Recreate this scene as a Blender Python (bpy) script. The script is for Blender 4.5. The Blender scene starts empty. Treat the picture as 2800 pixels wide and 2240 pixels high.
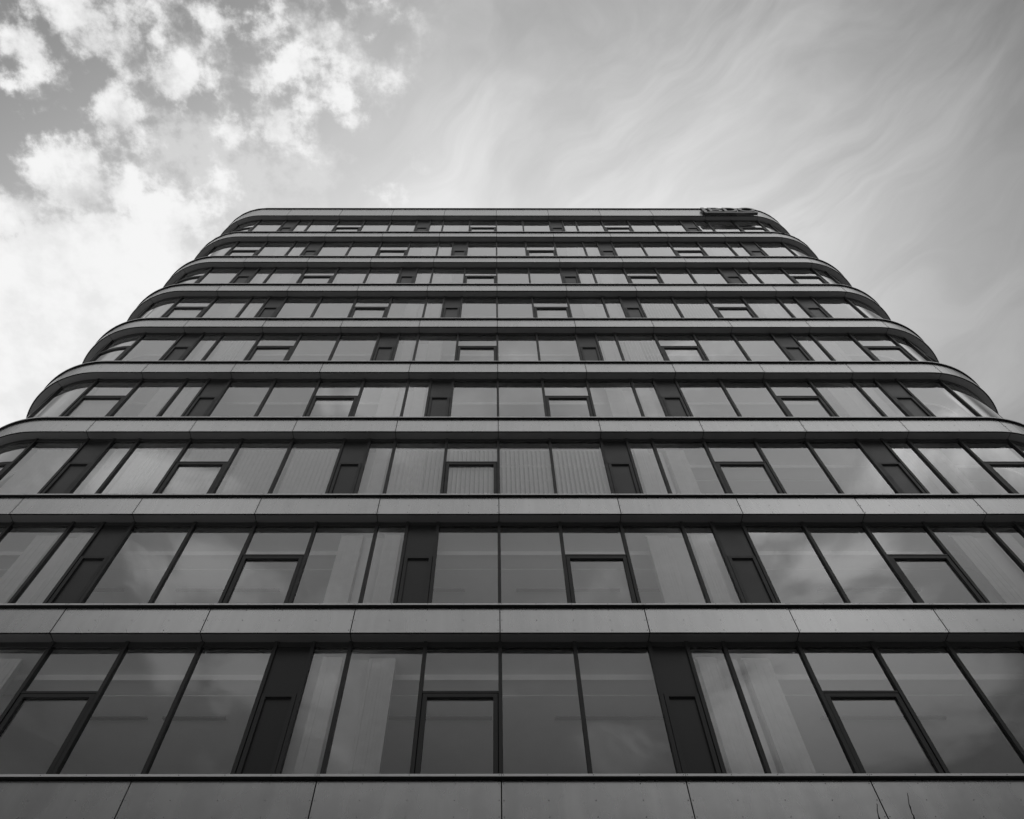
import bpy, bmesh, math, random
from mathutils import Vector, Matrix
random.seed(7)
sc = bpy.context.scene
C = sc.collection
R = math.radians

# ------------------------------------------------------------------ camera
cd = bpy.data.cameras.new('camera'); cam = bpy.data.objects.new('camera', cd); C.objects.link(cam)
cd.sensor_width = 36; cd.lens = 28.0; cd.shift_x = 0.01535; cd.shift_y = 0.07133
cd.clip_start = 0.05; cd.clip_end = 5000
cam.location = (-0.104, -9.827, 1.607)
cam.rotation_euler = (R(148.3375), R(0.1217), R(-0.0755))
sc.camera = cam
sc.render.resolution_x = 1024; sc.render.resolution_y = 819
sc.view_settings.view_transform = 'Standard'; sc.view_settings.look = 'None'
sc.view_settings.exposure = 0.0; sc.view_settings.gamma = 1.0
sc.render.engine = 'CYCLES'
sc.cycles.max_bounces = 10; sc.cycles.transparent_max_bounces = 12
sc.cycles.sample_clamp_indirect = 4.0

# ------------------------------------------------------------------ world: black and white sky with a cloud layer
SKY_K = 0.075
FAR_BASE, FAR_CLOUD, FAR_LOW = .60, 1.28, .10
PANEL_B, PANEL_R, PANEL_M = .395, .27, .92
GLASS_IOR = 1.5
SUN_EL, SUN_AZ = 52.0, -32.0      # azimuth measured from +Y towards +X
w = bpy.data.worlds.new('World'); sc.world = w; w.use_nodes = True
nt = w.node_tree; nt.nodes.clear(); N = nt.nodes.new; L = nt.links.new
def math_n(op, a, b=None, c=None, clamp=False):
    n = N('ShaderNodeMath'); n.operation = op; n.use_clamp = clamp
    for i, v in enumerate((a, b, c)):
        if v is None: continue
        if isinstance(v, (int, float)): n.inputs[i].default_value = v
        else: L(v, n.inputs[i])
    return n.outputs[0]
def smooth(v, a, b, lo=0.0, hi=1.0):
    n = N('ShaderNodeMapRange'); n.interpolation_type = 'SMOOTHSTEP'
    L(v, n.inputs[0])
    for i, x in enumerate((a, b, lo, hi)): n.inputs[i+1].default_value = x
    return n.outputs[0]
def mixf(f, a, b):
    n = N('ShaderNodeMix'); n.data_type = 'FLOAT'
    for i, v in ((0, f), (2, a), (3, b)):
        if isinstance(v, (int, float)): n.inputs[i].default_value = v
        else: L(v, n.inputs[i])
    return n.outputs[0]
def noise(vec, scale, detail=8, rough=.55, dist=0.0, lac=2.0):
    n = N('ShaderNodeTexNoise'); L(vec, n.inputs['Vector'])
    n.inputs['Scale'].default_value = scale; n.inputs['Detail'].default_value = detail
    n.inputs['Roughness'].default_value = rough; n.inputs['Distortion'].default_value = dist
    n.inputs['Lacunarity'].default_value = lac
    return n
def mapping(vec, loc=(0,0,0), rot=(0,0,0), scale=(1,1,1), kind='POINT'):
    n = N('ShaderNodeMapping'); n.vector_type = kind; L(vec, n.inputs[0])
    n.inputs[1].default_value = loc; n.inputs[2].default_value = rot; n.inputs[3].default_value = scale
    return n.outputs[0]
tc = N('ShaderNodeTexCoord'); sep = N('ShaderNodeSeparateXYZ'); L(tc.outputs['Generated'], sep.inputs[0])
dz = math_n('MAXIMUM', sep.outputs[2], 0.06)
cx_ = math_n('DIVIDE', sep.outputs[0], dz); cy_ = math_n('DIVIDE', sep.outputs[1], dz)
cmb = N('ShaderNodeCombineXYZ'); L(cx_, cmb.inputs[0]); L(cy_, cmb.inputs[1])
CX, CY = cx_, cy_
P = cmb.outputs[0]                         # position on a flat cloud layer one unit overhead
sky = N('ShaderNodeTexSky'); sky.sky_type = 'NISHITA'; sky.sun_disc = False
sky.sun_elevation = R(SUN_EL); sky.sun_rotation = R(SUN_AZ); sky.air_density = 1.0; sky.dust_density = 1.5
srgb = N('ShaderNodeSeparateColor'); L(sky.outputs[0], srgb.inputs[0])
red = srgb.outputs[0]                      # black and white film behind a red filter: the red of the clear sky
# warped coordinates
wn = noise(P, 5.5, 4, .6)
wv = N('ShaderNodeVectorMath'); wv.operation = 'SUBTRACT'; L(wn.outputs['Color'], wv.inputs[0]); wv.inputs[1].default_value = (.5, .5, .5)
ws = N('ShaderNodeVectorMath'); ws.operation = 'SCALE'; L(wv.outputs[0], ws.inputs[0]); ws.inputs['Scale'].default_value = .05
wp = N('ShaderNodeVectorMath'); wp.operation = 'ADD'; L(P, wp.inputs[0]); L(ws.outputs[0], wp.inputs[1])
PW = wp.outputs[0]
def blob(x, y, rx, ry, ang=0.0, amp=1.0):
    # soft ellipse on the cloud layer
    m = mapping(PW, (x, y, 0), (0, 0, R(ang)), (rx*1.22, ry*1.22, 1), 'TEXTURE')
    g = N('ShaderNodeTexGradient'); g.gradient_type = 'SPHERICAL'; L(m, g.inputs[0])
    return math_n('MULTIPLY', g.outputs['Fac'], amp)
def total(lst):
    s = lst[0]
    for b in lst[1:]: s = math_n('MAXIMUM', s, b)
    return s
BLOBS = [(-0.4498, 0.0216, 0.1078, 0.0378, 0, 1), (-0.5155, 0.0602, 0.0604, 0.0396, 0, 1), (-0.4318, 0.1252, 0.0464, 0.0503, 0, 1.1), (-0.3549, 0.0835, 0.0506, 0.0359, 0, 1.1), (-0.3007, 0.1402, 0.0262, 0.0256, 0, 1.2), (-0.2486, 0.1325, 0.0466, 0.0381, 0, 1.2), (-0.2099, 0.0739, 0.0557, 0.0308, 15, 1.05), (-0.173, 0.1026, 0.0458, 0.0221, 50, 1.05), (-0.1561, 0.1249, 0.0191, 0.0226, 0, 0.9), (-0.297, 0.0281, 0.0773, 0.0336, 0, 0.62), (-0.2409, 0.0325, 0.0259, 0.018, 0, 0.7), (-0.1291, 0.0414, 0.0182, 0.0091, -30, 0.55), (-0.4981, 0.1982, 0.0824, 0.0655, 0, 1.4), (-0.5766, 0.2315, 0.081, 0.0481, 0, 1.3), (-0.3886, 0.2313, 0.0637, 0.0453, 0, 1.3), (-0.3172, 0.1873, 0.0311, 0.0243, 0, 0.7), (-0.135, 0.2088, 0.0344, 0.0249, 0, 0.7), (-0.6355, 0.3514, 0.2771, 0.1348, 0, 2.2), (-0.5022, 0.2895, 0.1552, 0.0903, 0, 1.9), (-0.4181, 0.2599, 0.0764, 0.0584, 0, 1.6), (-0.7253, 0.5064, 0.1992, 0.1867, 0, 2.2), (-0.5486, 0.0982, 0.0215, 0.0146, 0, 0.7), (-0.5451, 0.1303, 0.0191, 0.0202, 0, 0.55), (-0.4395, 0.0509, 0.0575, 0.0323, 0, 1.0), (-0.3706, 0.0462, 0.0313, 0.0275, 0, 0.8)]
SOFT = [(-0.3041, 0.1766, 0.1574, 0.0693, 0, 1.0), (-0.3827, 0.1505, 0.1384, 0.0673, 0, 0.8), (-0.4111, 0.0417, 0.2338, 0.0798, 0, 0.7), (-0.2352, 0.1872, 0.0848, 0.054, 0, 0.8), (-0.2061, 0.0645, 0.1318, 0.0703, 0, 0.5)]
FAR = [(0.624, -1.104, 0.26, 0.2, 0, 2.0), (0.521, -0.78, 0.174, 0.103, 0, 1), (-0.478, -1.021, 0.102, 0.08, 0, 1), (-0.458, -0.78, 0.15, 0.088, 0, 1), (0.688, -0.573, 0.159, 0.098, 0, 1), (-0.494, -0.604, 0.139, 0.076, 0, 1), (-0.178, -0.486, 0.081, 0.034, 0, 1), (0.42, -0.702, 0.112, 0.055, 0, 1)]
fine = noise(P, 20.0, 12, .61).outputs['Fac']
cum = total([blob(*b) for b in BLOBS])
haz = total([blob(*b) for b in SOFT])
fa = math_n('SUBTRACT', fine, .5)
tone = noise(mapping(P, (7, 3, 0)), 8.0, 6, .6).outputs['Fac']
ta = math_n('SUBTRACT', tone, .5)
dn = math_n('ADD', math_n('MULTIPLY', fa, 2.9), math_n('MULTIPLY', ta, 1.3))
crisp = math_n('MULTIPLY', smooth(math_n('ADD', cum, dn), .20, .84), smooth(CX, -.06, -.12))
soft = math_n('MULTIPLY', smooth(math_n('ADD', haz, math_n('MULTIPLY', dn, 1.2)), .08, .85), smooth(CX, -.02, -.14))
# cirrus streaks fanning up to the right
w2 = noise(P, 2.2, 3, .5)
wv2 = N('ShaderNodeVectorMath'); wv2.operation = 'SUBTRACT'; L(w2.outputs['Color'], wv2.inputs[0]); wv2.inputs[1].default_value = (.5, .5, .5)
ws2 = N('ShaderNodeVectorMath'); ws2.operation = 'SCALE'; L(wv2.outputs[0], ws2.inputs[0]); ws2.inputs['Scale'].default_value = .42
wp2 = N('ShaderNodeVectorMath'); wp2.operation = 'ADD'; L(PW, wp2.inputs[0]); L(ws2.outputs[0], wp2.inputs[1])
PC = wp2.outputs[0]
st = noise(mapping(PC, (.05, 0, 0), (0, 0, R(-50)), (.62, .24, 1), 'TEXTURE'), 1.5, 10, .58, .5).outputs['Fac']
st2 = noise(mapping(PC, (.3, .1, 0), (0, 0, R(-44)), (.40, .11, 1), 'TEXTURE'), 1.3, 8, .52, .8).outputs['Fac']
cir = math_n('ADD', math_n('MULTIPLY', smooth(st, .30, .76), .80), math_n('MULTIPLY', smooth(st2, .38, .78), .25))
base = math_n('ADD', math_n('MULTIPLY', red, SKY_K), .07)
glow = blob(.26, .42, .85, .58, 0, 1.0)
base = math_n('ADD', base, math_n('MULTIPLY', smooth(glow, 0, 1), .54))
base = math_n('MULTIPLY', base, smooth(CX, .10, .66, 1.0, .70))
cirmask = math_n('MULTIPLY', smooth(CX, -.30, .0), smooth(CX, .35, .62, 1.0, .55))
L1 = math_n('ADD', base, math_n('MULTIPLY', math_n('MULTIPLY', cir, cirmask), .25))
L2 = mixf(math_n('MULTIPLY', soft, .72), L1, .72)
L3 = mixf(crisp, L2, mixf(smooth(math_n('ADD', math_n('MULTIPLY', tone, .5), math_n('MULTIPLY', fine, .5)), .38, .58), smooth(CY, .15, .30, .60, .82), .92))
# unseen far sky: clouds mirrored in the glass, brightness shaped to light the facade
rn = noise(mapping(P, (4, 2, 0)), 4.2, 10, .60, .4).outputs['Fac']
rc = math_n('ADD', rn, math_n('MULTIPLY', total([blob(*b) for b in FAR]), .26))
rcloud = math_n('MULTIPLY', smooth(rc, .52, .74), math_n('MULTIPLY', smooth(CY, -.22, -.40), smooth(math_n('ABSOLUTE', CX), .08, .32, .45, 1.0)))
far = mixf(math_n('MULTIPLY', rcloud, .85), FAR_BASE, FAR_CLOUD)
far = math_n('MULTIPLY', far, smooth(CX, -.1, .5, 1.0, 1.45))
hor = smooth(sep.outputs[2], .44, .80, FAR_LOW, 1.0)
far = math_n('MULTIPLY', far, hor)
L6 = mixf(smooth(sep.outputs[1], -.16, -.02), far, L3)
bg = N('ShaderNodeBackground'); bg.inputs[1].default_value = 1.0
out = N('ShaderNodeOutputWorld')
cc = N('ShaderNodeCombineColor')
for i in range(3): L(L6, cc.inputs[i])
L(cc.outputs[0], bg.inputs[0]); L(bg.outputs[0], out.inputs[0])
# strength .1 on the physical sky; the cloud tones are written for the same scale
bg.inputs[1].default_value = 0.1
mul = math_n('MULTIPLY', L6, 10.0)
for i in range(3): L(mul, cc.inputs[i])

# ------------------------------------------------------------------ sun (behind the tower, high on the left)
sd = bpy.data.lights.new('sun', 'SUN'); so = bpy.data.objects.new('sun', sd); C.objects.link(so)
sd.energy = 5.0; sd.angle = R(0.6); sd.color = (1, 1, 1)
v = Vector((math.sin(R(SUN_AZ))*math.cos(R(SUN_EL)), math.cos(R(SUN_AZ))*math.cos(R(SUN_EL)), math.sin(R(SUN_EL))))
so.rotation_euler = v.to_track_quat('Z', 'Y').to_euler(); so.location = v*80

# ------------------------------------------------------------------ materials
def mat(name, base, rough=.5, metal=0.0, spec=.5, var=0.0, vscale=3.0, bump=0.0, bscale=40.0, bdist=.002, det=8, stretch=1.0):
    m = bpy.data.materials.new(name); m.use_nodes = True; t = m.node_tree; b = t.nodes['Principled BSDF']
    b.inputs['Roughness'].default_value = rough; b.inputs['Metallic'].default_value = metal
    b.inputs['Specular IOR Level'].default_value = spec
    b.inputs['Base Color'].default_value = (base, base, base, 1)
    tcn = t.nodes.new('ShaderNodeTexCoord')
    if var:
        n = t.nodes.new('ShaderNodeTexNoise'); n.inputs['Scale'].default_value = vscale; n.inputs['Detail'].default_value = det
        n.inputs['Roughness'].default_value = .5
        mp = t.nodes.new('ShaderNodeMapping'); mp.inputs[3].default_value = (1, 1, stretch)
        t.links.new(tcn.outputs['Object'], mp.inputs[0]); t.links.new(mp.outputs[0], n.inputs['Vector'])
        mr = t.nodes.new('ShaderNodeMapRange'); mr.inputs[1].default_value = .3; mr.inputs[2].default_value = .7
        mr.inputs[3].default_value = base*(1-var); mr.inputs[4].default_value = base*(1+var)
        t.links.new(n.outputs['Fac'], mr.inputs[0]); t.links.new(mr.outputs[0], b.inputs['Base Color'])
        mr2 = t.nodes.new('ShaderNodeMapRange'); mr2.inputs[1].default_value = .3; mr2.inputs[2].default_value = .7
        mr2.inputs[3].default_value = rough*.9; mr2.inputs[4].default_value = min(1, rough*1.12)
        t.links.new(n.outputs['Fac'], mr2.inputs[0]); t.links.new(mr2.outputs[0], b.inputs['Roughness'])
    if bump:
        n = t.nodes.new('ShaderNodeTexNoise'); n.inputs['Scale'].default_value = bscale; n.inputs['Detail'].default_value = 3
        t.links.new(tcn.outputs['Object'], n.inputs['Vector'])
        bp = t.nodes.new('ShaderNodeBump'); bp.inputs['Strength'].default_value = bump; bp.inputs['Distance'].default_value = bdist
        t.links.new(n.outputs['Fac'], bp.inputs['Height']); t.links.new(bp.outputs[0], b.inputs['Normal'])
    return m
M = {}
M['panel'] = mat('grey_cladding', PANEL_B, PANEL_R, PANEL_M, .5, .07, 2.2, .25, .9, .02, 3, .35)
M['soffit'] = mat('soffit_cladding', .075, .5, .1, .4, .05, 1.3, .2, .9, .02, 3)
M['coping'] = mat('coping_metal', .50, .42, .4, .5, .05, 2.0)
M['frame'] = mat('dark_frame_metal', .014, .5, 0, .3, .08, 4.0)
M['spandrel'] = mat('dark_panel', .010, .36, 0, .28, .05, 2.0, .1, 1.2, .01)
M['void'] = mat('membrane_and_shade_black', .006, .9, 0, .1)  # near-black; also stands in for shade under copings and behind sign letters
M['screw'] = mat('screw_head', .10, .5, .3)
M['plaster'] = mat('interior_plaster', .75, .8, 0, .2, .03, 2.0)
M['ceiling'] = mat('ceiling_tile', .72, .9, 0, .1, .03, 2.0)
M['wall_in'] = mat('interior_wall', .45, .85, 0, .2, .06, .8)
M['carpet'] = mat('office_carpet', .22, .95, 0, .1, .1, 4)
M['blind'] = mat('blind_fabric', .82, .8, 0, .1, .05, 5)
M['blind_gathered'] = mat('gathered_blind_fabric', .60, .85, 0, .1, .05, 5)
M['sign'] = mat('sign_metal', .014, .35, 0, .5, .05, 4)
M['face'] = mat('sign_face', .2, .4, 0, .5, .05, 4)
M['roof'] = mat('roof_felt', .12, .9, 0, .2, .15, 1.5)
M['bark'] = mat('twig_bark', .012, .8, 0, .2, .2, 20)
M['paving'] = mat('paving', .42, .85, 0, .3, .18, 1.2, .4, 30, .004)
M['asphalt'] = mat('asphalt', .09, .9, 0, .3, .2, 2.0, .5, 120, .004)
t = M['panel'].node_tree; b_ = t.nodes['Principled BSDF']; tcn = t.nodes.new('ShaderNodeTexCoord')
sx = t.nodes.new('ShaderNodeSeparateXYZ'); t.links.new(tcn.outputs['Object'], sx.inputs[0])
def tm(op, a, b=None):
    n = t.nodes.new('ShaderNodeMath'); n.operation = op
    for i, v in enumerate((a, b)):
        if v is None: continue
        if isinstance(v, (int, float)): n.inputs[i].default_value = v
        else: t.links.new(v, n.inputs[i])
    return n.outputs[0]
cell = t.nodes.new('ShaderNodeCombineXYZ')
t.links.new(tm('FLOOR', tm('DIVIDE', sx.outputs[0], 2.7)), cell.inputs[0]); t.links.new(tm('FLOOR', tm('DIVIDE', tm('ADD', sx.outputs[2], -.5), 3.84)), cell.inputs[1])
wn_ = t.nodes.new('ShaderNodeTexWhiteNoise'); t.links.new(cell.outputs[0], wn_.inputs['Vector'])
# rain runs: narrow upright streaks, and the odd scuff
sm = t.nodes.new('ShaderNodeMapping'); sm.inputs[3].default_value = (9, 9, .5); t.links.new(tcn.outputs['Object'], sm.inputs[0])
sn = t.nodes.new('ShaderNodeTexNoise'); sn.inputs['Scale'].default_value = 1.0; sn.inputs['Detail'].default_value = 3; t.links.new(sm.outputs[0], sn.inputs['Vector'])
old = b_.inputs['Base Color'].links[0].from_socket
f_ = tm('ADD', tm('MULTIPLY', wn_.outputs['Value'], .10), tm('MULTIPLY', sn.outputs['Fac'], .16)); f_ = tm('ADD', f_, .87)
t.links.new(tm('MULTIPLY', old, f_), b_.inputs['Base Color'])
# window glass: part mirror, part see-through
g = bpy.data.materials.new('window_glass'); g.use_nodes = True; t = g.node_tree; t.nodes.clear()
o_ = t.nodes.new('ShaderNodeOutputMaterial'); mx = t.nodes.new('ShaderNodeMixShader'); tr = t.nodes.new('ShaderNodeBsdfTransparent')
gl = t.nodes.new('ShaderNodeBsdfGlossy'); fr = t.nodes.new('ShaderNodeFresnel')
tr.inputs[0].default_value = (.92, .92, .92, 1); gl.inputs['Roughness'].default_value = 0.0; gl.inputs[0].default_value = (.95, .95, .95, 1)
fr.inputs['IOR'].default_value = GLASS_IOR
tcn = t.nodes.new('ShaderNodeTexCoord'); nn = t.nodes.new('ShaderNodeTexNoise'); nn.inputs['Scale'].default_value = .55; nn.inputs['Detail'].default_value = 1
t.links.new(tcn.outputs['Object'], nn.inputs['Vector'])
bp = t.nodes.new('ShaderNodeBump'); bp.inputs['Strength'].default_value = .10; bp.inputs['Distance'].default_value = .02
t.links.new(nn.outputs['Fac'], bp.inputs['Height']); t.links.new(bp.outputs[0], gl.inputs['Normal'])
# two panes, four faces: 1 - (1 - F)^2.7
i1 = t.nodes.new('ShaderNodeMath'); i1.operation = 'SUBTRACT'; i1.inputs[0].default_value = 1; t.links.new(fr.outputs[0], i1.inputs[1])
i2 = t.nodes.new('ShaderNodeMath'); i2.operation = 'POWER'; t.links.new(i1.outputs[0], i2.inputs[0]); i2.inputs[1].default_value = 2.7
i3 = t.nodes.new('ShaderNodeMath'); i3.operation = 'SUBTRACT'; i3.inputs[0].default_value = 1; t.links.new(i2.outputs[0], i3.inputs[1])
t.links.new(i3.outputs[0], mx.inputs[0]); t.links.new(tr.outputs[0], mx.inputs[1]); t.links.new(gl.outputs[0], mx.inputs[2]); t.links.new(mx.outputs[0], o_.inputs[0])
M['glass'] = g

# ------------------------------------------------------------------ plan of the tower: a path along the front, round both corners and down the sides
XL, XR, RAD, DEEP = -12.14, 13.15, 3.0, 14.0
QA = RAD*math.pi/2
def pt(s, d):
    """point at path length s, d metres inside the cladding face"""
    if XL <= s <= XR: return (s, d)
    if s < XL:
        a = XL - s
        if a <= QA:
            f = a/RAD; return (XL-(RAD-d)*math.sin(f), RAD-(RAD-d)*math.cos(f))
        return (XL-RAD+d, RAD+(a-QA))
    a = s - XR
    if a <= QA:
        f = a/RAD; return (XR+(RAD-d)*math.sin(f), RAD-(RAD-d)*math.cos(f))
    return (XR+RAD-d, RAD+(a-QA))
S0, S1 = XL-QA-DEEP, XR+QA+DEEP
def cuts(a, b, step=.16):
    k = [a, b] + [x for x in (XL-QA, XL, XR, XR+QA) if a+1e-4 < x < b-1e-4]
    k = sorted(k); out = []
    for p, q in zip(k, k[1:]):
        mid_ = (p+q)/2
        curved = (XL-QA < mid_ < XL) or (XR < mid_ < XR+QA)
        n = max(1, math.ceil((q-p)/step - 1e-6)) if curved else 1
        out += [p+(q-p)*i/n for i in range(n)]
    return out+[b]
class MB:
    def __init__(s): s.v = []; s.f = []; s.m = []; s.sm = []
    def quad(s, a, b, c, d, m=0, sm=False):
        i = len(s.v); s.v += [a, b, c, d]; s.f.append((i, i+1, i+2, i+3)); s.m.append(m); s.sm.append(sm)
    def box(s, x0, x1, y0, y1, z0, z1, m=0):
        i = len(s.v)
        s.v += [(x, y, z) for z in (z0, z1) for y in (y0, y1) for x in (x0, x1)]
        for f in ((0,2,3,1), (4,5,7,6), (0,1,5,4), (2,6,7,3), (0,4,6,2), (1,3,7,5)):
            s.f.append(tuple(i+k for k in f)); s.m.append(m); s.sm.append(False)
    def sweep(s, a, b, d0, d1, z0, z1, m=0, step=.16, caps=True):
        """closed bar following the plan path"""
        ks = cuts(a, b, step); i = len(s.v)
        for q in ks:
            o, n = pt(q, d0), pt(q, d1)
            s.v += [(*o, z0), (*n, z0), (*n, z1), (*o, z1)]
        for k in range(len(ks)-1):
            j = i+4*k
            for e in range(4):
                s.f.append((j+e, j+4+e, j+4+(e+1) % 4, j+(e+1) % 4)); s.m.append(m)
                s.sm.append(False)
        if caps:
            s.f.append((i, i+1, i+2, i+3)); j = i+4*(len(ks)-1); s.f.append((j+3, j+2, j+1, j)); s.m += [m, m]; s.sm += [False, False]
    def sheet(s, a, b, d, z0, z1, m=0, step=.12):
        # real panes are never set quite parallel: a few millimetres of lean and turn each
        ks = cuts(a, b, step); i = len(s.v); t0, t1 = random.uniform(-.003, .003), random.uniform(-.0025, .0025)
        for q in ks:
            k = (q-a)/(b-a)*2-1; o = pt(q, d-t0+t1*k); n_2 = pt(q, d+t0+t1*k); s.v += [(*o, z0), (*n_2, z1)]
        for k in range(len(ks)-1):
            j = i+2*k; s.f.append((j, j+2, j+3, j+1)); s.m.append(m); s.sm.append(len(ks) > 2)
    def disc(s, q, d, z, r, m=0, n=6):
        """small screw head on the outer face"""
        c = pt(q, d); e = pt(q+.01, d); tx, ty = (e[0]-c[0]), (e[1]-c[1]); l = math.hypot(tx, ty); tx /= l; ty /= l
        nx, ny = ty, -tx; i = len(s.v)
        for k in range(n):
            an = 2*math.pi*k/n; u, w_ = r*math.cos(an), r*math.sin(an)
            s.v.append((c[0]+tx*u, c[1]+ty*u, z+w_))
        for k in range(n):
            an = 2*math.pi*k/n; u, w_ = .7*r*math.cos(an), .7*r*math.sin(an)
            s.v.append((c[0]+tx*u+nx*.005, c[1]+ty*u+ny*.005, z+w_))
        s.f.append(tuple(i+n+k for k in range(n))); s.m.append(m); s.sm.append(False)
        for k in range(n):
            s.f.append((i+k, i+(k+1) % n, i+n+(k+1) % n, i+n+k)); s.m.append(m); s.sm.append(False)
    def ring(s, a, b, d, z, m=0):
        pass
    def build(s, name, mats, parent=None, recalc=True):
        me = bpy.data.meshes.new(name); me.from_pydata(s.v, [], s.f)
        for k in mats: me.materials.append(M[k])
        me.polygons.foreach_set('material_index', s.m); me.polygons.foreach_set('use_smooth', s.sm)
        if recalc:
            bm = bmesh.new(); bm.from_mesh(me); bmesh.ops.recalc_face_normals(bm, faces=bm.faces); bm.to_mesh(me); bm.free()
        me.update()
        o = bpy.data.objects.new(name, me); C.objects.link(o)
        if parent: o.parent = parent
        return o
def tag(o, label=None, cat=None, group=None, kind=None):
    for k, v_ in (('label', label), ('category', cat), ('group', group), ('kind', kind)):
        if v_: o[k] = v_
    return o
def empty(name, loc):
    o = bpy.data.objects.new(name, None); o.location = loc; C.objects.link(o); return o

# ------------------------------------------------------------------ ground
mb = MB(); mb.quad((-1500, -1500, -.15), (1500, -1500, -.15), (1500, 1500, -.15), (-1500, 1500, -.15))
tag(mb.build('ground', ['asphalt']), kind='structure')
mb = MB(); mb.box(-120, 120, -150.0, 60, -.14, 0.0)  # unseen plaza, stretched far out and kept pale to bounce light indoors
tag(mb.build('bounce_pavement', ['paving']), kind='structure')

# ------------------------------------------------------------------ the tower
Z1 = 12.4
ZP = {-1: Z1-7.66, 0: Z1-3.83, 1: Z1}
for n_, z_ in zip(range(2, 10), (3.831, 7.708, 11.533, 15.374, 19.241, 23.08, 27.223, 31.366)): ZP[n_] = Z1+z_
PH = {n_: .745 for n_ in ZP}; PH[9] = 1.42
MOD = 2.7; U = .675
bld = empty('office_tower', (0, 0, 0))
tag(bld, 'round cornered office tower with grey bands between long window rows', 'building')
joints = [k*MOD for k in range(-12, 13) if S0 < k*MOD < S1]
G = .009; GD = .26      # half joint gap; depth of the glass
for n_ in sorted(ZP):
    z = ZP[n_]; ph = PH[n_]; top = z+ph
    ends = [S0]+joints+[S1]
    facet = .64 if n_ >= 8 else .16
    b = MB(); sf = MB()
    for a, c in zip(ends, ends[1:]):
        e = random.uniform(-.0025, .0025)
        b.sweep(a+G, c-G, e, .008+e, z, top-.085)
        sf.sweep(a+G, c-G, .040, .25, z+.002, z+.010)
        if n_ <= 6 and abs(a) < 17:
            rows = (z+.06, z+(ph-.085)*.5, top-.085-.05)
            for zz in rows:
                for q in (a+.035, a+.675, a+1.35, a+2.025, c-.035):
                    b.disc(q, -.0005, zz, .009, 1)
    # cavity behind the panels
    p = b.build('parapet', ['panel', 'screw'], bld)
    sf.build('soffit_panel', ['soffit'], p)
    v_ = MB(); v_.sweep(S0, S1, .03, .25, z+.012, top-.012); v_.build('cavity_lining', ['void'], p)
    cp = MB()
    cj = [S0]+[j for j in joints]+[S1]
    for a, c in zip(cj, cj[1:]):
        cp.sweep(a+.003, c-.003, -.05, -.046, top-.042, top, 0, facet)
        cp.sweep(a+.003, c-.003, -.046, .235, top-.004, top, 0, facet)
    if n_ < 7:
        for a, c in zip(cj, cj[1:]):
            if abs(a) > 17: continue
            for q in (a+.03, a+.675, a+1.35, a+2.025, c-.03): cp.disc(q, -.0505, top-.02, .008, 1)
    cp.sweep(S0, S1, -.045, .028, top-.075, top-.006, 2, facet)  # near-black filler painted in for the shadow line under the coping lip
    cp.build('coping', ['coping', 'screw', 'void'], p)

# floors, ceilings, core
def outline(d, nseg=10):
    pts_ = []
    for s_ in cuts(S0, S1, .4):
        pts_.append(pt(s_, d))
    return pts_
def slab(name, d, z0, z1, mats, parent, extra=None):
    pts_ = outline(d); n = len(pts_); me = MB()
    me.v = [(x, y, z0) for x, y in pts_]+[(x, y, z1) for x, y in pts_]
    me.f = [tuple(range(n)), tuple(range(2*n-1, n-1, -1))]+[(i, (i+1) % n, n+(i+1) % n, n+i) for i in range(n)]
    me.m = [0, 1]+[2]*n; me.sm = [False]*(n+2)
    return me.build(name, mats, parent)
for n_ in sorted(ZP):
    z = ZP[n_]
    zt = z+(.70 if n_ < 9 else .95)
    sl = slab('floor_slab', .33, z-.05, zt, ['ceiling', 'carpet' if n_ < 9 else 'roof', 'void'], bld)
    if n_ >= 0:
        # suspended ceiling field behind a bulkhead
        cbm = MB()
        cbm.sweep(S0+2, S1-2, 1.00, 1.03, z-.18, z-.05)
        cbm.sweep(S0+2, S1-2, 1.03, 1.42, z-.150, z-.05)
        cbm.build('bulkhead', ['ceiling'], bld)
        # lowered ceiling deeper in
        pts_ = outline(1.43); n = len(pts_); cm = MB()
        cm.v = [(x, y, z-.165) for x, y in pts_]+[(x, y, z-.06) for x, y in pts_]
        cm.f = [tuple(range(n)), tuple(range(2*n-1, n-1, -1))]+[(i, (i+1) % n, n+(i+1) % n, n+i) for i in range(n)]
        cm.m = [0]*(n+2); cm.sm = [False]*(n+2); cm.build('suspended_ceiling', ['ceiling'], bld)
for n_ in range(1, 10):
    z = ZP[n_]; tk = MB(); x = -11.6+random.random()
    while x < 11:
        l = random.choice((1.2, 2.4, 2.4)); tk.box(x, x+l, 1.98, 2.05, z-.20, z-.166); x += l+random.choice((.3, 1.2, 1.9))
    tk.build('ceiling_track', ['soffit'], bld)
cw = MB(); cw.box(-9, 10, 6.5, 13, 0, ZP[9]); cw.build('core_wall', ['wall_in'], bld)
rw = MB(); rw.box(XL-RAD+.4, XR+RAD-.4, RAD+DEEP-.06, RAD+DEEP+.12, 0, ZP[9]+1.0); rw.build('rear_wall', ['panel'], bld)

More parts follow.
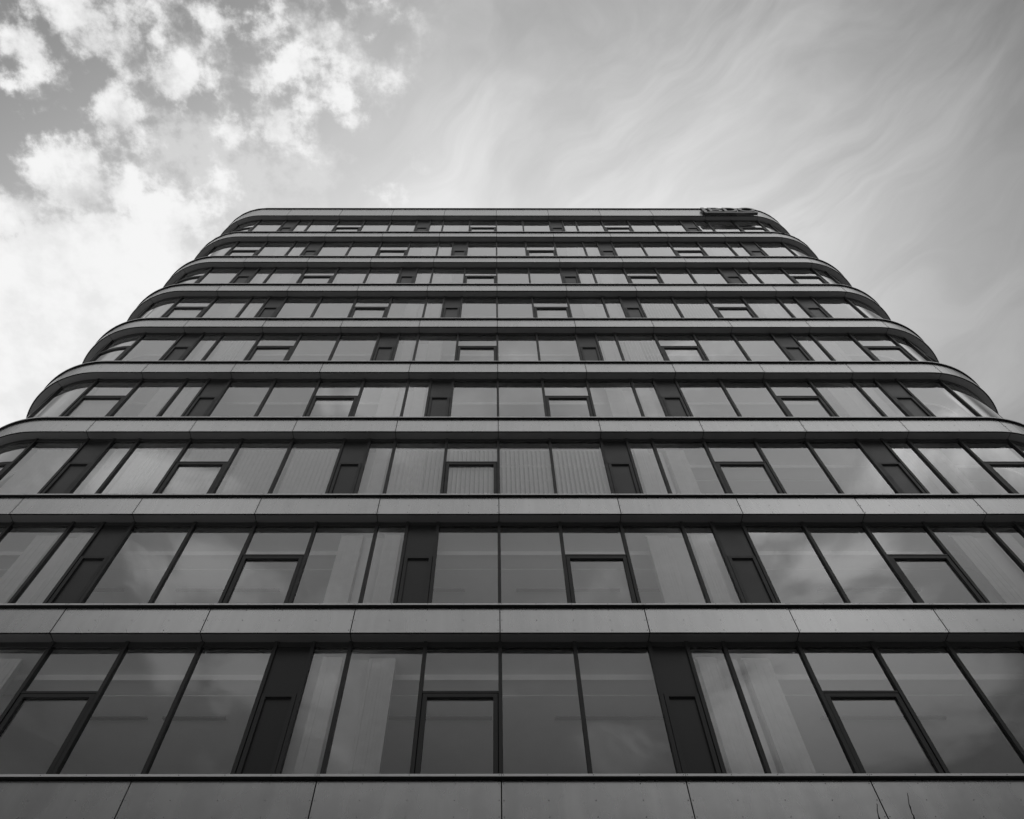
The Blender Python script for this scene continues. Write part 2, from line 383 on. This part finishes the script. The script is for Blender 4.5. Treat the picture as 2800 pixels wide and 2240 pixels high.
# windows -----------------------------------------------------------
FR = .21; MW = .065
def zlev(n_):
    top = ZP[n_]; bot = ZP[n_-1]+PH[n_-1]-.02
    tr_ = bot+2.64 - .02 - .02 + (.0)
    tr_ = top-1.24 if n_ < 8 else top-1.54
    return top, bot, tr_
def win_frame(mb, a, b, n_, m=0):
    top, bot, tr_ = zlev(n_)
    mb.sweep(b-MW/2, b+MW/2, FR, GD+.06, bot, top, m)              # mullion on its right
    mb.sweep(a+MW/2, b-MW/2, .235, GD+.05, top-.12, top, m)         # head
    mb.sweep(a+MW/2, b-MW/2, .235, GD+.05, bot, bot+.06, m)         # sill rail
def fixed(a, b, n_, name='window'):
    top, bot, tr_ = zlev(n_); mb = MB(); win_frame(mb, a, b, n_)
    f = mb.build(name, ['frame'], bld)
    p = MB(); p.sheet(a+MW/2, b-MW/2, GD, bot+.06, top-.12); p.build('pane', ['glass'], f, False)
    return f
def opening(a, b, n_):
    top, bot, tr_ = zlev(n_); mb = MB(); win_frame(mb, a, b, n_)
    mb.sweep(a+MW/2, b-MW/2, .222, GD+.05, tr_, tr_+.045)
    f = mb.build('opening_window', ['frame'], bld)
    p = MB(); p.sheet(a+MW/2, b-MW/2, GD, tr_+.045, top-.12); p.build('pane', ['glass'], f, False)
    s = MB(); x0, x1, h0, h1 = a+MW/2+.014, b-MW/2-.014, bot+.06, tr_-.012; W_ = .075
    for (q0, q1, k0, k1) in ((x0, x0+W_, h0, h1), (x1-W_, x1, h0, h1), (x0+W_, x1-W_, h1-W_, h1), (x0+W_, x1-W_, h0, h0+W_)):
        s.sweep(q0, q1, .225, .30, k0, k1)
    s.sweep(a+MW/2, x0, .25, .30, h0, h1, 1); s.sweep(x1, b-MW/2, .25, .30, h0, h1, 1); s.sweep(a+MW/2, b-MW/2, .25, .30, h1, tr_, 1)
    s.build('sash', ['frame', 'void'], f)
    p = MB(); p.sheet(x0+W_, x1-W_, .275, h0+W_, h1-W_); p.build('sash_pane', ['glass'], f, False)
    return f
def spandrel(a, b, n_):
    top, bot, tr_ = zlev(n_); mb = MB(); win_frame(mb, a, b, n_)
    mb.sweep(a+MW/2, b-MW/2, .248, .30, tr_, top-.12, 1)
    f = mb.build('spandrel', ['frame', 'spandrel', 'void'], bld)
    s = MB(); x0, x1, h0, h1 = a+MW/2+.014, b-MW/2-.014, bot+.06, tr_-.012; W_ = .07
    for (q0, q1, k0, k1) in ((x0, x0+W_, h0, h1), (x1-W_, x1, h0, h1), (x0+W_, x1-W_, h1-W_, h1), (x0+W_, x1-W_, h0, h0+W_)):
        s.sweep(q0, q1, .222, .30, k0, k1)
    s.sweep(a+MW/2, x0, .25, .30, h0, h1, 2); s.sweep(x1, b-MW/2, .25, .30, h0, h1, 2); s.sweep(a+MW/2, b-MW/2, .25, .30, h1, tr_, 2)
    s.sweep(x0+W_, x1-W_, .262, .30, h0+W_, h1-W_, 1)
    s.build('vent_flap', ['frame', 'spandrel', 'void'], f)
    return f
A = [('W', -22, -20), ('V', -20, -18), ('W', -18, -16), ('D', -16, -15), ('N', -15, -14), ('W', -14, -12), ('V', -12, -10), ('W', -10, -8), ('W', -8, -6),
     ('D', -6, -5), ('N', -5, -4), ('W', -4, -2), ('V', -2, 0), ('W', 0, 2), ('W', 2, 4), ('D', 4, 5), ('N', 5, 6), ('W', 6, 8), ('V', 8, 10),
     ('W', 10, 12), ('W', 12, 14), ('D', 14, 15), ('N', 15, 16), ('W', 16, 18), ('V', 18, 20), ('N', 20, 21.1), ('V', 21.1, 23)]
B = [('W', -22, -20), ('W', -20, -18), ('V', -18, -16), ('W', -16, -14), ('N', -14, -13), ('D', -13, -12), ('W', -12, -10), ('W', -10, -8), ('V', -8, -6), ('W', -6, -4),
     ('N', -4, -3), ('D', -3, -2), ('W', -2, 0), ('W', 0, 2), ('V', 2, 4), ('W', 4, 6), ('N', 6, 7), ('D', 7, 8), ('W', 8, 10), ('W', 10, 12),
     ('V', 12, 14), ('W', 14, 16), ('N', 16, 17), ('D', 17, 18), ('W', 18, 20), ('W', 20, 23)]
half = {0: 0, 1: 14.2, 2: 17.5, 3: 22}       # what the picture frame shows of the lower storeys
def stack(a, b, n_, dep, name='blind'):
    """vertical blind drawn together, hanging from a rail"""
    top, bot, _ = zlev(n_); mb = MB(); zt = top-.22
    mb.sweep(a-.02, b+.02, dep-.03, dep+.03, zt, zt+.05)
    q = a
    while q < b:
        mb.sweep(q, q+.0585, dep-.06+random.uniform(-.004, .004), dep+.06, bot+.05, zt-.01); q += .060
    return mb.build(name, ['blind_gathered'], bld)
def drawn(a, b, n_, dep=.46):
    top, bot, _ = zlev(n_); mb = MB(); zt = top-.26
    mb.sweep(a+.06, b-.04, dep-.02, dep+.03, zt, zt+.05)
    q = a+.1; an = R(24)
    while q < b-.12:
        p0 = pt(q, dep-.045); p1 = pt(q+.085, dep+.055)
        pm = pt(q+.05, dep+.0)
        for (c0, c1) in ((p0, pm), (pm, p1)):
            mb.quad((*c0, bot+.05), (*c1, bot+.05), (*c1, zt), (*c0, zt))
        q += .112
    return mb.build('blind', ['blind'], bld, False)
BL = {3: [-18, -15, -14, -12, -10, -8, -4, -2, 0, 2], 4: [-18, -20], 5: [-20, -14, 6], 6: [8, 10, -18], 2: [], 7: [-10, -8], 1: []}
wm = MB(); wp_ = MB()
for n_ in range(0, 10):
    pat = A if n_ % 2 else B
    top, bot, tr_ = zlev(n_)
    rm = MB(); rp = MB()
    for kind, ua, ub in pat:
        a, b = ua*U, ub*U
        if n_ < 3 and (ua > half[n_] or ub < -half[n_]):
            win_frame(rm, a, b, n_)
            if kind == 'D': rm.sweep(a+MW/2, b-MW/2, .248, .30, bot+.06, top-.12)
            else: rp.sheet(a+MW/2, b-MW/2, GD, bot+.06, top-.12)
            continue
        if kind == 'W' and n_ == 9:        # the smallest of the many, on the top storey, stay together
            win_frame(wm, a, b, n_); wp_.sheet(a+MW/2, b-MW/2, GD, bot+.06, top-.12); continue
        if kind == 'W': fixed(a, b, n_)
        elif kind == 'N': fixed(a, b, n_, 'narrow_window')
        elif kind == 'V': opening(a, b, n_)
        else: spandrel(a, b, n_)
    # the two side walls, beyond the corners
    ul = pat[0][1]*U; ur = pat[-1][2]*U
    rm.sweep(ul-MW/2, ul+MW/2, FR, GD+.06, bot, top)
    q = ul
    while q-2*U > S0+.3:
        win_frame(rm, q-2*U, q, n_) if False else rm.sweep(q-2*U-MW/2, q-2*U+MW/2, FR, GD+.06, bot, top); rp.sheet(q-2*U+MW/2, q-MW/2, GD, bot+.06, top-.12)
        rm.sweep(q-2*U+MW/2, q-MW/2, .235, GD+.05, top-.12, top); rm.sweep(q-2*U+MW/2, q-MW/2, .235, GD+.05, bot, bot+.06)
        q -= 2*U
    rm.sweep(S0, q-MW/2, .235, GD+.05, bot, top)
    q = ur
    while q+2*U < S1-.3:
        win_frame(rm, q, q+2*U, n_); rp.sheet(q+MW/2, q+2*U-MW/2, GD, bot+.06, top-.12); q += 2*U
    rm.sweep(q+MW/2, S1, .235, GD+.05, bot, top)
    ro = rm.build('side_glazing', ['frame'], bld); tag(ro, kind='stuff')
    rp.build('pane', ['glass'], ro, False)
    # pillars and gathered blinds beside every narrow window
    if n_ >= 1:
        for kind, ua, ub in pat:
            if kind != 'N' or abs(ua) > 18: continue
            left = (n_ % 2 == 0)       # dark panel to the right of the narrow window on even storeys, to the left on odd ones
            a, b = ua*U, ub*U
            if left: p0, p1, s0, s1 = a-.30, b+.10, a-.78, a-.34
            else: p0, p1, s0, s1 = a-.10, b+.30, b+.34, b+.78
            pm = MB(); pm.box(p0, p1, .62, 1.0, bot, top-.05); pm.build('pillar', ['plaster'], bld)
            stack(s0, s1, n_, .5)
            stack((a+b)/2-.16, (a+b)/2+.16, n_, .47)
        for ua in BL.get(n_, []):
            for kind, x, y in pat:
                if x == ua: drawn(x*U, y*U, n_)
wo = wm.build('window', ['frame'], bld); tag(wo, kind='stuff'); wp_.build('pane', ['glass'], wo, False)
# ground storey: glazed lobby with columns, mostly out of the picture
gm = MB(); gp = MB(); q = S0+.5
while q < S1-1.6:
    gm.sweep(q-.04, q+.04, .9, 1.05, 0.0, ZP[-1]); gp.sheet(q+.04, q+1.31, .98, .10, ZP[-1]-.15); gm.sweep(q+.04, q+1.31, .92, 1.04, ZP[-1]-.15, ZP[-1]); gm.sweep(q+.04, q+1.31, .92, 1.04, 0, .10); q += 1.35
lo = gm.build('lobby_glazing', ['frame'], bld); gp.build('pane', ['glass'], lo, False); tag(lo, kind='stuff')
for x in range(-4, 5):
    c = MB(); n = 20
    for k in range(n):
        a0, a1 = 2*math.pi*k/n, 2*math.pi*(k+1)/n
        c.quad((x*2.7+.25*math.cos(a0), .55+.25*math.sin(a0), 0), (x*2.7+.25*math.cos(a1), .55+.25*math.sin(a1), 0), (x*2.7+.25*math.cos(a1), .55+.25*math.sin(a1), ZP[-1]), (x*2.7+.25*math.cos(a0), .55+.25*math.sin(a0), ZP[-1]), 0, True)
    if x % 2 == 0: c.build('column', ['plaster'], bld)

# ------------------------------------------------------------------ rooftop sign
ZS = Z1+31.31
sg = empty('company_sign', (10.73, -.03, ZS)); tag(sg, 'dark BDO letters with an underline fixed to the top band by the right corner', 'sign')
def prism(name, loops, y0, y1, mats, parent, holes=()):
    """letter: a flat outline with holes, extruded in depth"""
    cu = bpy.data.curves.new(name, 'CURVE'); cu.dimensions = '2D'; cu.fill_mode = 'BOTH'; cu.extrude = (y1-y0)/2; cu.bevel_depth = .004
    for lp in loops:
        sp = cu.splines.new('POLY'); sp.points.add(len(lp)-1)
        for i, (x, y) in enumerate(lp): sp.points[i].co = (x, y, 0, 1)
        sp.use_cyclic_u = True
    tmp = bpy.data.objects.new('tmp', cu); C.objects.link(tmp)
    dg = bpy.context.evaluated_depsgraph_get(); me = bpy.data.meshes.new_from_object(tmp.evaluated_get(dg))
    bpy.data.objects.remove(tmp)
    me.transform(Matrix.Translation((0, (y0+y1)/2, 0)) @ Matrix.Rotation(math.pi/2, 4, 'X'))
    me.name = name; me.materials.clear()
    for k in mats: me.materials.append(M[k])
    for p_ in me.polygons: p_.material_index = 1 if p_.normal.y < -.9 else 0
    o = bpy.data.objects.new(name, me); C.objects.link(o); o.parent = parent
    return o
def arc(cx, cy, rx, ry, a0, a1, n=18): return [(cx+rx*math.cos(R(a0+(a1-a0)*i/n)), cy+ry*math.sin(R(a0+(a1-a0)*i/n))) for i in range(n+1)]
# coordinates local to the sign's foot: x to the right, z up
YF, YB = -.14, -.005
bk_ = MB(); bk_.box(.15, 1.86, -.014, -.002, .15, .92); bk_.box(2.04, 2.60, -.014, -.002, .30, .98); bk_.build('letter_shade_sheet', ['void'], sg)  # added near-black sheets stand in for deep shade between letters and in counters
prism('accent_bar', [[(0, 0), (.15, 0), (.15, 1.09), (0, 1.09)]], YF, YB, ['sign', 'face'], sg)
prism('underline', [[(.155, 0), (2.72, 0), (2.72, .15), (.155, .15)]], YF, YB, ['sign', 'face'], sg)
hb, ht = .27, 1.06; hm = (hb+ht)/2
B_o = [(.33, hb)]+arc(.33+.40, hb+.215, .26, .215, -90, 90)+arc(.33+.36, ht-.18, .24, .18, -90, 90)[1:]+[(.33, ht)]
B_1 = [(.48, hb+.12), (.48, hm-.05)]+arc(.71, hb+.215, .13, .115, 90, -90)
B_2 = [(.48, hm+.09), (.48, ht-.11)]+arc(.67, ht-.18, .11, .075, 90, -90)
prism('letter', [B_o, B_1, B_2], YF, YB, ['sign', 'face'], sg)
D_o = [(1.10, hb)]+arc(1.40, hm, .43, (ht-hb)/2, -90, 90)+[(1.10, ht)]
D_1 = [(1.25, hb+.12), (1.25, ht-.12)]+arc(1.38, hm, .30, (ht-hb)/2-.12, 90, -90)
prism('letter', [D_o, D_1], YF, YB, ['sign', 'face'], sg)
prism('letter', [arc(2.31, hm, .42, (ht-hb)/2+.02, 0, 360, 40)[:-1], arc(2.31, hm, .27, (ht-hb)/2-.11, 0, 360, 40)[:-1]], YF, YB, ['sign', 'face'], sg)

# ------------------------------------------------------------------ young bare tree: only the tips of two shoots reach into the picture
tree = empty('young_tree', (1.8, -6.45, 0)); tag(tree, 'young bare tree whose thin knobbly shoot tips rise in front of the lowest band', 'tree')
def limb(name, path, parent, mk='bark', n=7):
    """tapering tube through (x, y, z, radius) points"""
    mb = MB(); px_ = []
    for i, q in enumerate(path):
        a = Vector(path[max(0, i-1)][:3]); c = Vector(path[min(len(path)-1, i+1)][:3]); t_ = (c-a).normalized()
        u_ = t_.cross(Vector((0, 1, .1))).normalized(); w_ = t_.cross(u_)
        for k in range(n):
            an = 2*math.pi*k/n; mb.v.append(tuple(Vector(q[:3])+u_*q[3]*math.cos(an)+w_*q[3]*math.sin(an)))
    for i in range(len(path)-1):
        for k in range(n):
            mb.f.append((i*n+k, i*n+(k+1) % n, (i+1)*n+(k+1) % n, (i+1)*n+k)); mb.m.append(0); mb.sm.append(True)
    mb.f.append(tuple(range(n))); mb.f.append(tuple(range((len(path)-1)*n, len(path)*n))); mb.m += [0, 0]; mb.sm += [False, False]
    o = mb.build(name, [mk], parent); o.location = -tree.location
    return o
def wiggle(path, step=.045):
    """add buds (small thickenings) and slight kinks along a shoot"""
    out = []; k = 0
    for a, b in zip(path, path[1:]):
        a_, b_ = Vector(a[:3]), Vector(b[:3]); l = (b_-a_).length; n = max(1, int(l/step))
        for i in range(n):
            t_ = i/n; q = a_.lerp(b_, t_); r = a[3]+(b[3]-a[3])*t_; k += 1
            bud = 1.75 if k % 4 == 0 else 1.0
            out.append((q.x+random.uniform(-.0022, .0022), q.y+random.uniform(-.003, .003), q.z, r*bud))
    out.append(path[-1]); return out
T0 = (1.8, -6.45)
limb('trunk', [(1.8, -6.45, -.02, .045), (1.81, -6.46, .6, .036), (1.79, -6.45, 1.3, .030), (1.82, -6.46, 2.0, .024)], tree)
SH = [[(1.737, -6.5, 4.055), (1.736, -6.5, 4.049), (1.726, -6.5, 4.019), (1.718, -6.5, 3.989), (1.715, -6.5, 3.972)], [(1.911, -6.5, 4.116), (1.905, -6.5, 4.095), (1.893, -6.5, 4.053), (1.892, -6.5, 4.038), (1.887, -6.5, 4.016), (1.886, -6.5, 4.003), (1.882, -6.5, 3.985), (1.879, -6.5, 3.972)]]
for sh in SH:
    lowx, lowy, lowz = sh[-1]
    pth = [(1.82, -6.46, 1.98, .016), ((1.82+lowx)/2+.02, (lowy-6.46)/2, (2.0+lowz)/2, .009)]
    pts_ = list(reversed(sh)); n = len(pts_)
    pth += [(x, y, z, .0026-.0011*i/(n-1)) for i, (x, y, z) in enumerate(pts_)]
    limb('shoot', wiggle(pth), tree)
for (dx, dy, dz_) in ((-.45, .25, 1.2), (.5, .3, 1.05), (-.15, -.4, 1.1), (.3, -.25, .95)):
    z0 = 1.2+.15*len(tree.children)
    if z0 > 1.9: z0 = 1.9
    limb('branch', wiggle([(1.8, -6.45, z0-.3, .013), (1.8+dx*.6, -6.45+dy*.6, z0+dz_*.35, .008), (1.8+dx*.8, -6.45+dy*.8, z0+dz_*.6, .003)]), tree)
